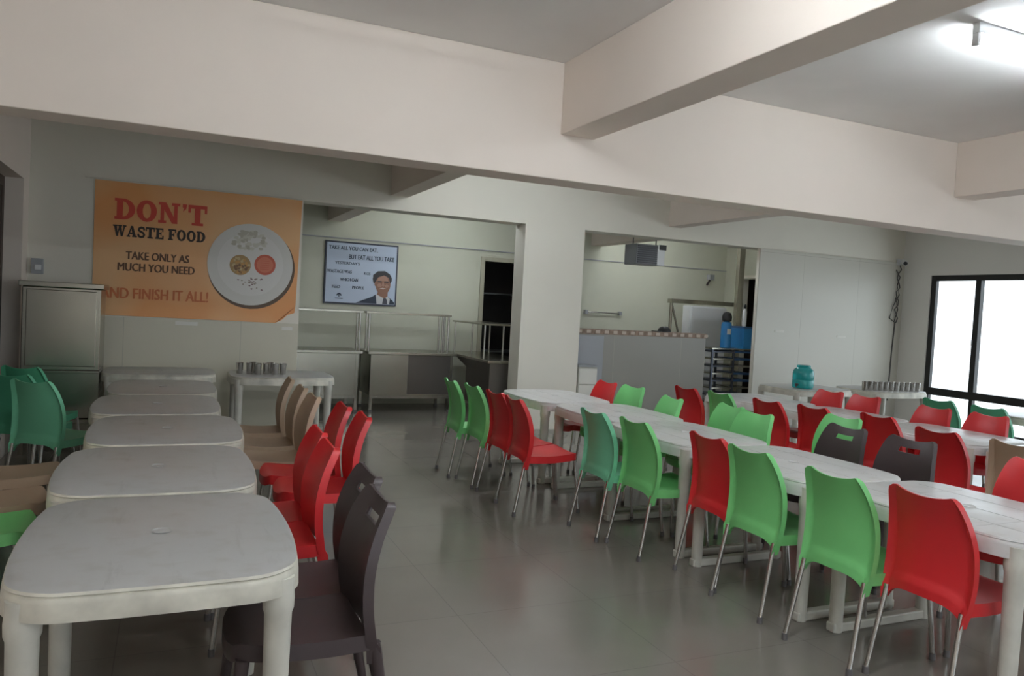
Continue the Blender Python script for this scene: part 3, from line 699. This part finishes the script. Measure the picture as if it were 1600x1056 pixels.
# cap on the half wall
cp = MB().lathe([(.10, 0), (.10, .02), (.085, .055), (.05, .08), (.01, .088)], (6.92, 9.79, 1.385), 18)
cp.prism([(-.2, -.05), (-.08, -.08), (-.08, .08), (-.2, .05)], lambda u, v: (6.92+u, 9.79+v, 1.386), (0, 0, .012))
tag(cp.build('cloth_cap', BLACK, smooth=True), 'black cap lying on top of the tiled half wall', 'cap')
# hanging air unit
c = thing('hanging_heater_unit', 'grey louvred air unit hanging under the opening head', 'air unit', (6.44, 9.95, 2.40))
MB().box(0, .50, 0, .34, 0, .31).build('housing', mat('grey_housing', (.20, .205, .22), .45), c, bevel=.01)
lv = MB()
for k in range(9): lv.box(.02, .36, -.025, 0, .02+k*.031, .036+k*.031)
lv.build('louvre', mat('louvre_grey', (.09, .092, .10), .4), c)
B(.37, .50, -.02, 0, 0, .31).build('end_plate', WHITE, c); B(.40, .52, -.03, .1, .235, .315).build('control_box', BLACK, c)
for x in (.04, .46): MB().tube([(x, .17, .31), (x, .17, CEIL-2.40)], .008).build('hanger', BLACK, c)
# towel rail
c = thing('towel_rail', 'short horizontal steel towel rail on the kitchen back wall', 'rail', (6.68, YK, 1.63))
MB().tube([(0, -.06, 0), (.74, -.06, 0)], .014).build('bar', CHROME, c, smooth=True)
for x in (.02, .72): B(x-.025, x+.025, -.075, 0, -.035, .035).build('bracket', GREY, c)
# white cold room / door with frame
c = thing('white_cupboard', 'tall white cupboard with grey handle behind the half wall end', 'cupboard', (8.37, 11.1, 0))
B(0, .78, 0, .22, .05, 1.84).build('body', WHITE, c, bevel=.01); B(.01, .77, -.04, 0, .08, 1.82).build('door', WHITE, c, bevel=.01)
B(.06, .09, -.08, -.04, .95, 1.2).build('handle', GREY, c); B(.03, .75, .03, .20, 0, .05).build('base', BLACK, c)
c = thing('steel_canopy_frame', 'steel canopy frame on slanting legs around the tall white cupboard', 'frame', (7.75, 10.8, 0))
B(0, 1.52, 0, .12, 1.86, 1.93).build('head', STEEL, c)
MB().tube([(.03, .05, 0), (.03, .05, 1.86)], .028).build('leg', STEEL, c); MB().tube([(1.48, .05, 0), (1.48, .05, 1.86)], .028).build('leg', STEEL, c)
MB().tube([(.05, .05, 1.82), (.32, .05, 1.0)], .018).build('brace', STEEL, c)
# posts near right jamb of the opening
tag(MB().box(8.55, 8.66, 10.1, 10.18, 0, CEIL).build('steel_post', STEEL, bevel=.004), 'full height steel post in the kitchen beside the right jamb', 'post')
# tray rack
c = thing('tray_rack', 'dark metal tray rack with many rails and trays beside the half wall', 'rack', (7.80, 9.72, 0))
RK = mat('rack_metal', (.10, .11, .14), .4, .7)
for x in (0, .42, .80):
    for y in (0, .42): B(x, x+.03, y, y+.03, .05, 1.15).build('post', RK if x < .7 else STEEL, c)
for k in range(9):
    z = .18+k*.115; B(.03, .42, .0, .45, z, z+.022).build('tray', STEEL if k % 2 else RK, c); B(.45, .80, .0, .45, z, z+.03).build('tray', STEEL if k % 3 == 0 else DBLUE, c)
B(-.01, .84, -.01, .46, 1.15, 1.17).build('top_shelf', STEEL, c)
# blue can and crate on top of rack
c = thing('blue_water_can', 'blue cylinder bottle with black cap standing on the tray rack', 'bottle', (8.22, 9.93, 1.17))
MB().lathe([(.075, 0), (.085, .01), (.085, .36), (.07, .41), (.03, .43)], n=24).build('body', BLUE, c, smooth=True)
MB().lathe([(.05, .425), (.075, .44), (.08, .50), (.06, .56), (.02, .58)], n=18).build('cap', BLACK, c, smooth=True)
B(-.05, .02, -.09, -.085, .22, .31).build('label', LABELW, c)
c = thing('blue_crate', 'blue plastic crate on the tray rack against the right jamb', 'crate', (8.44, 9.76, 1.17))
B(0, .19, 0, .34, 0, .34).build('box', BLUE, c, bevel=.006); B(-.01, .20, -.01, .35, .33, .36).build('rim', DBLUE, c)
c = thing('spray_bottle', 'slim white bottle with black top standing on the blue crate', 'bottle', (8.50, 9.84, 1.53))
MB().lathe([(.03, 0), (.033, .01), (.033, .24), (.015, .29)], n=16).build('body', WHITE, c, smooth=True); MB().lathe([(.018, .285), (.02, .33), (.008, .36)], n=12).build('cap', BLACK, c, smooth=True)
c = thing('wall_lamp_bracket', 'small dark bracket fitting in the kitchen corner below the cable line', 'bracket', (9.35, YK, 2.36))
B(-.04, .06, -.10, 0, 0, .1).build('base', GREY, c); MB().tube([(0, -.06, .02), (-.12, -.12, -.10)], .02).build('arm', DARK, c)

# ------------------------------------------------------------ camera + cables at the right corner
c = thing('security_camera', 'white security camera on the plain wall in the right corner', 'security camera', (11.25, YA, 2.74))
B(-.04, .04, -.03, 0, -.04, .06).build('mount', WHITE, c); MB().tube([(0, -.03, 0), (-.02, -.09, .0)], .012).build('arm', WHITE, c)
MB().tube([(.03, -.07, .02), (-.10, -.22, -.02)], [.042, .038], 16).build('body', WHITE, c, smooth=True); MB().tube([(-.098, -.218, -.02), (-.107, -.228, -.022)], .032, 16).build('lens', BLACK, c)
cb = MB(); ca = [(11.26, YA-.03, 2.70)]
for k in range(1, 14): ca.append((11.24+.045*sin(k*1.7), YA-.035-.01*(k % 2), 2.70-k*.075))
cb.tube(ca, .009, 8); ca = [(11.18, YA-.03, 2.62), (11.27, YA-.04, 2.5), (11.20, YA-.05, 2.35), (11.28, YA-.04, 2.2), (11.15, YA-.04, 2.0), (11.1, YA-.03, 1.8), (11.2, YA-.04, 1.74), (11.28, YA-.03, 1.95), (11.22, YA-.03, 2.15)]
cb.tube(ca, .009, 8); cb.tube([(11.245, YA-.025, 1.74), (11.22, YA-.02, 1.2), (11.20, YA-.02, .4)], .010, 8)
tag(cb.build('cable_bundle', mat('grey_cable', (.10, .095, .09), .6), smooth=True), 'tangled grey cables hanging down the corner wall below the security camera', 'cable')
c = tag(MB().box(11.14, 11.22, YA-.10, YA-.012, .5, .72).build('dark_junction_box', BLACK), 'dark box low on the wall behind the corner tumbler table', 'box')

# ------------------------------------------------------------ tube lights
def tube_light(x0, y, label, k=1.0, L=1.2, z=CEIL):
    c = thing('tube_light', label, 'tube light', (x0, y, z), 0, 'ceiling tube lights')
    B(0, L, -.022, .022, -.06, 0).build('batten', WHITE, c, bevel=.004)
    g = GLOW if k == 1 else mat('fluorescent_tube', (.86, .94, 1), .5, emit=TUBE*k)
    MB().tube([(.02, 0, -.105), (L-.02, 0, -.105)], .015, 14).build('glowing_tube', g, c, smooth=True)
    for x in (0, L-.02): B(x, x+.02, -.018, .018, -.125, -.06).build('end_cap', WHITE, c)
tube_light(4.0, 2.92, 'lit fluorescent tube on the ceiling at the upper right')
tube_light(.85, 2.0, 'lit fluorescent tube on the ceiling of the left front bay, above the front left table', 1.8)
tube_light(.85, -1.2, 'added fluorescent tube on the ceiling behind the camera, left bay', 1.6)  # second fixture, added out of view to brighten the left front bay
tube_light(4.0, -1.2, 'lit fluorescent tube on the ceiling behind the camera, middle bay')
tube_light(3.0, 7.0, 'lit fluorescent tube behind the big beam above the middle tables', 1.8)
tube_light(8.2, 1.4, 'lit fluorescent tube on the ceiling of the right front bay', .7)
tube_light(3.3, 10.4, 'lit fluorescent tube on the kitchen ceiling above the counters', .8)
tube_light(6.9, 10.35, 'added fluorescent tube on the kitchen ceiling over the half wall', .9)  # added out of view to brighten the right part of the kitchen
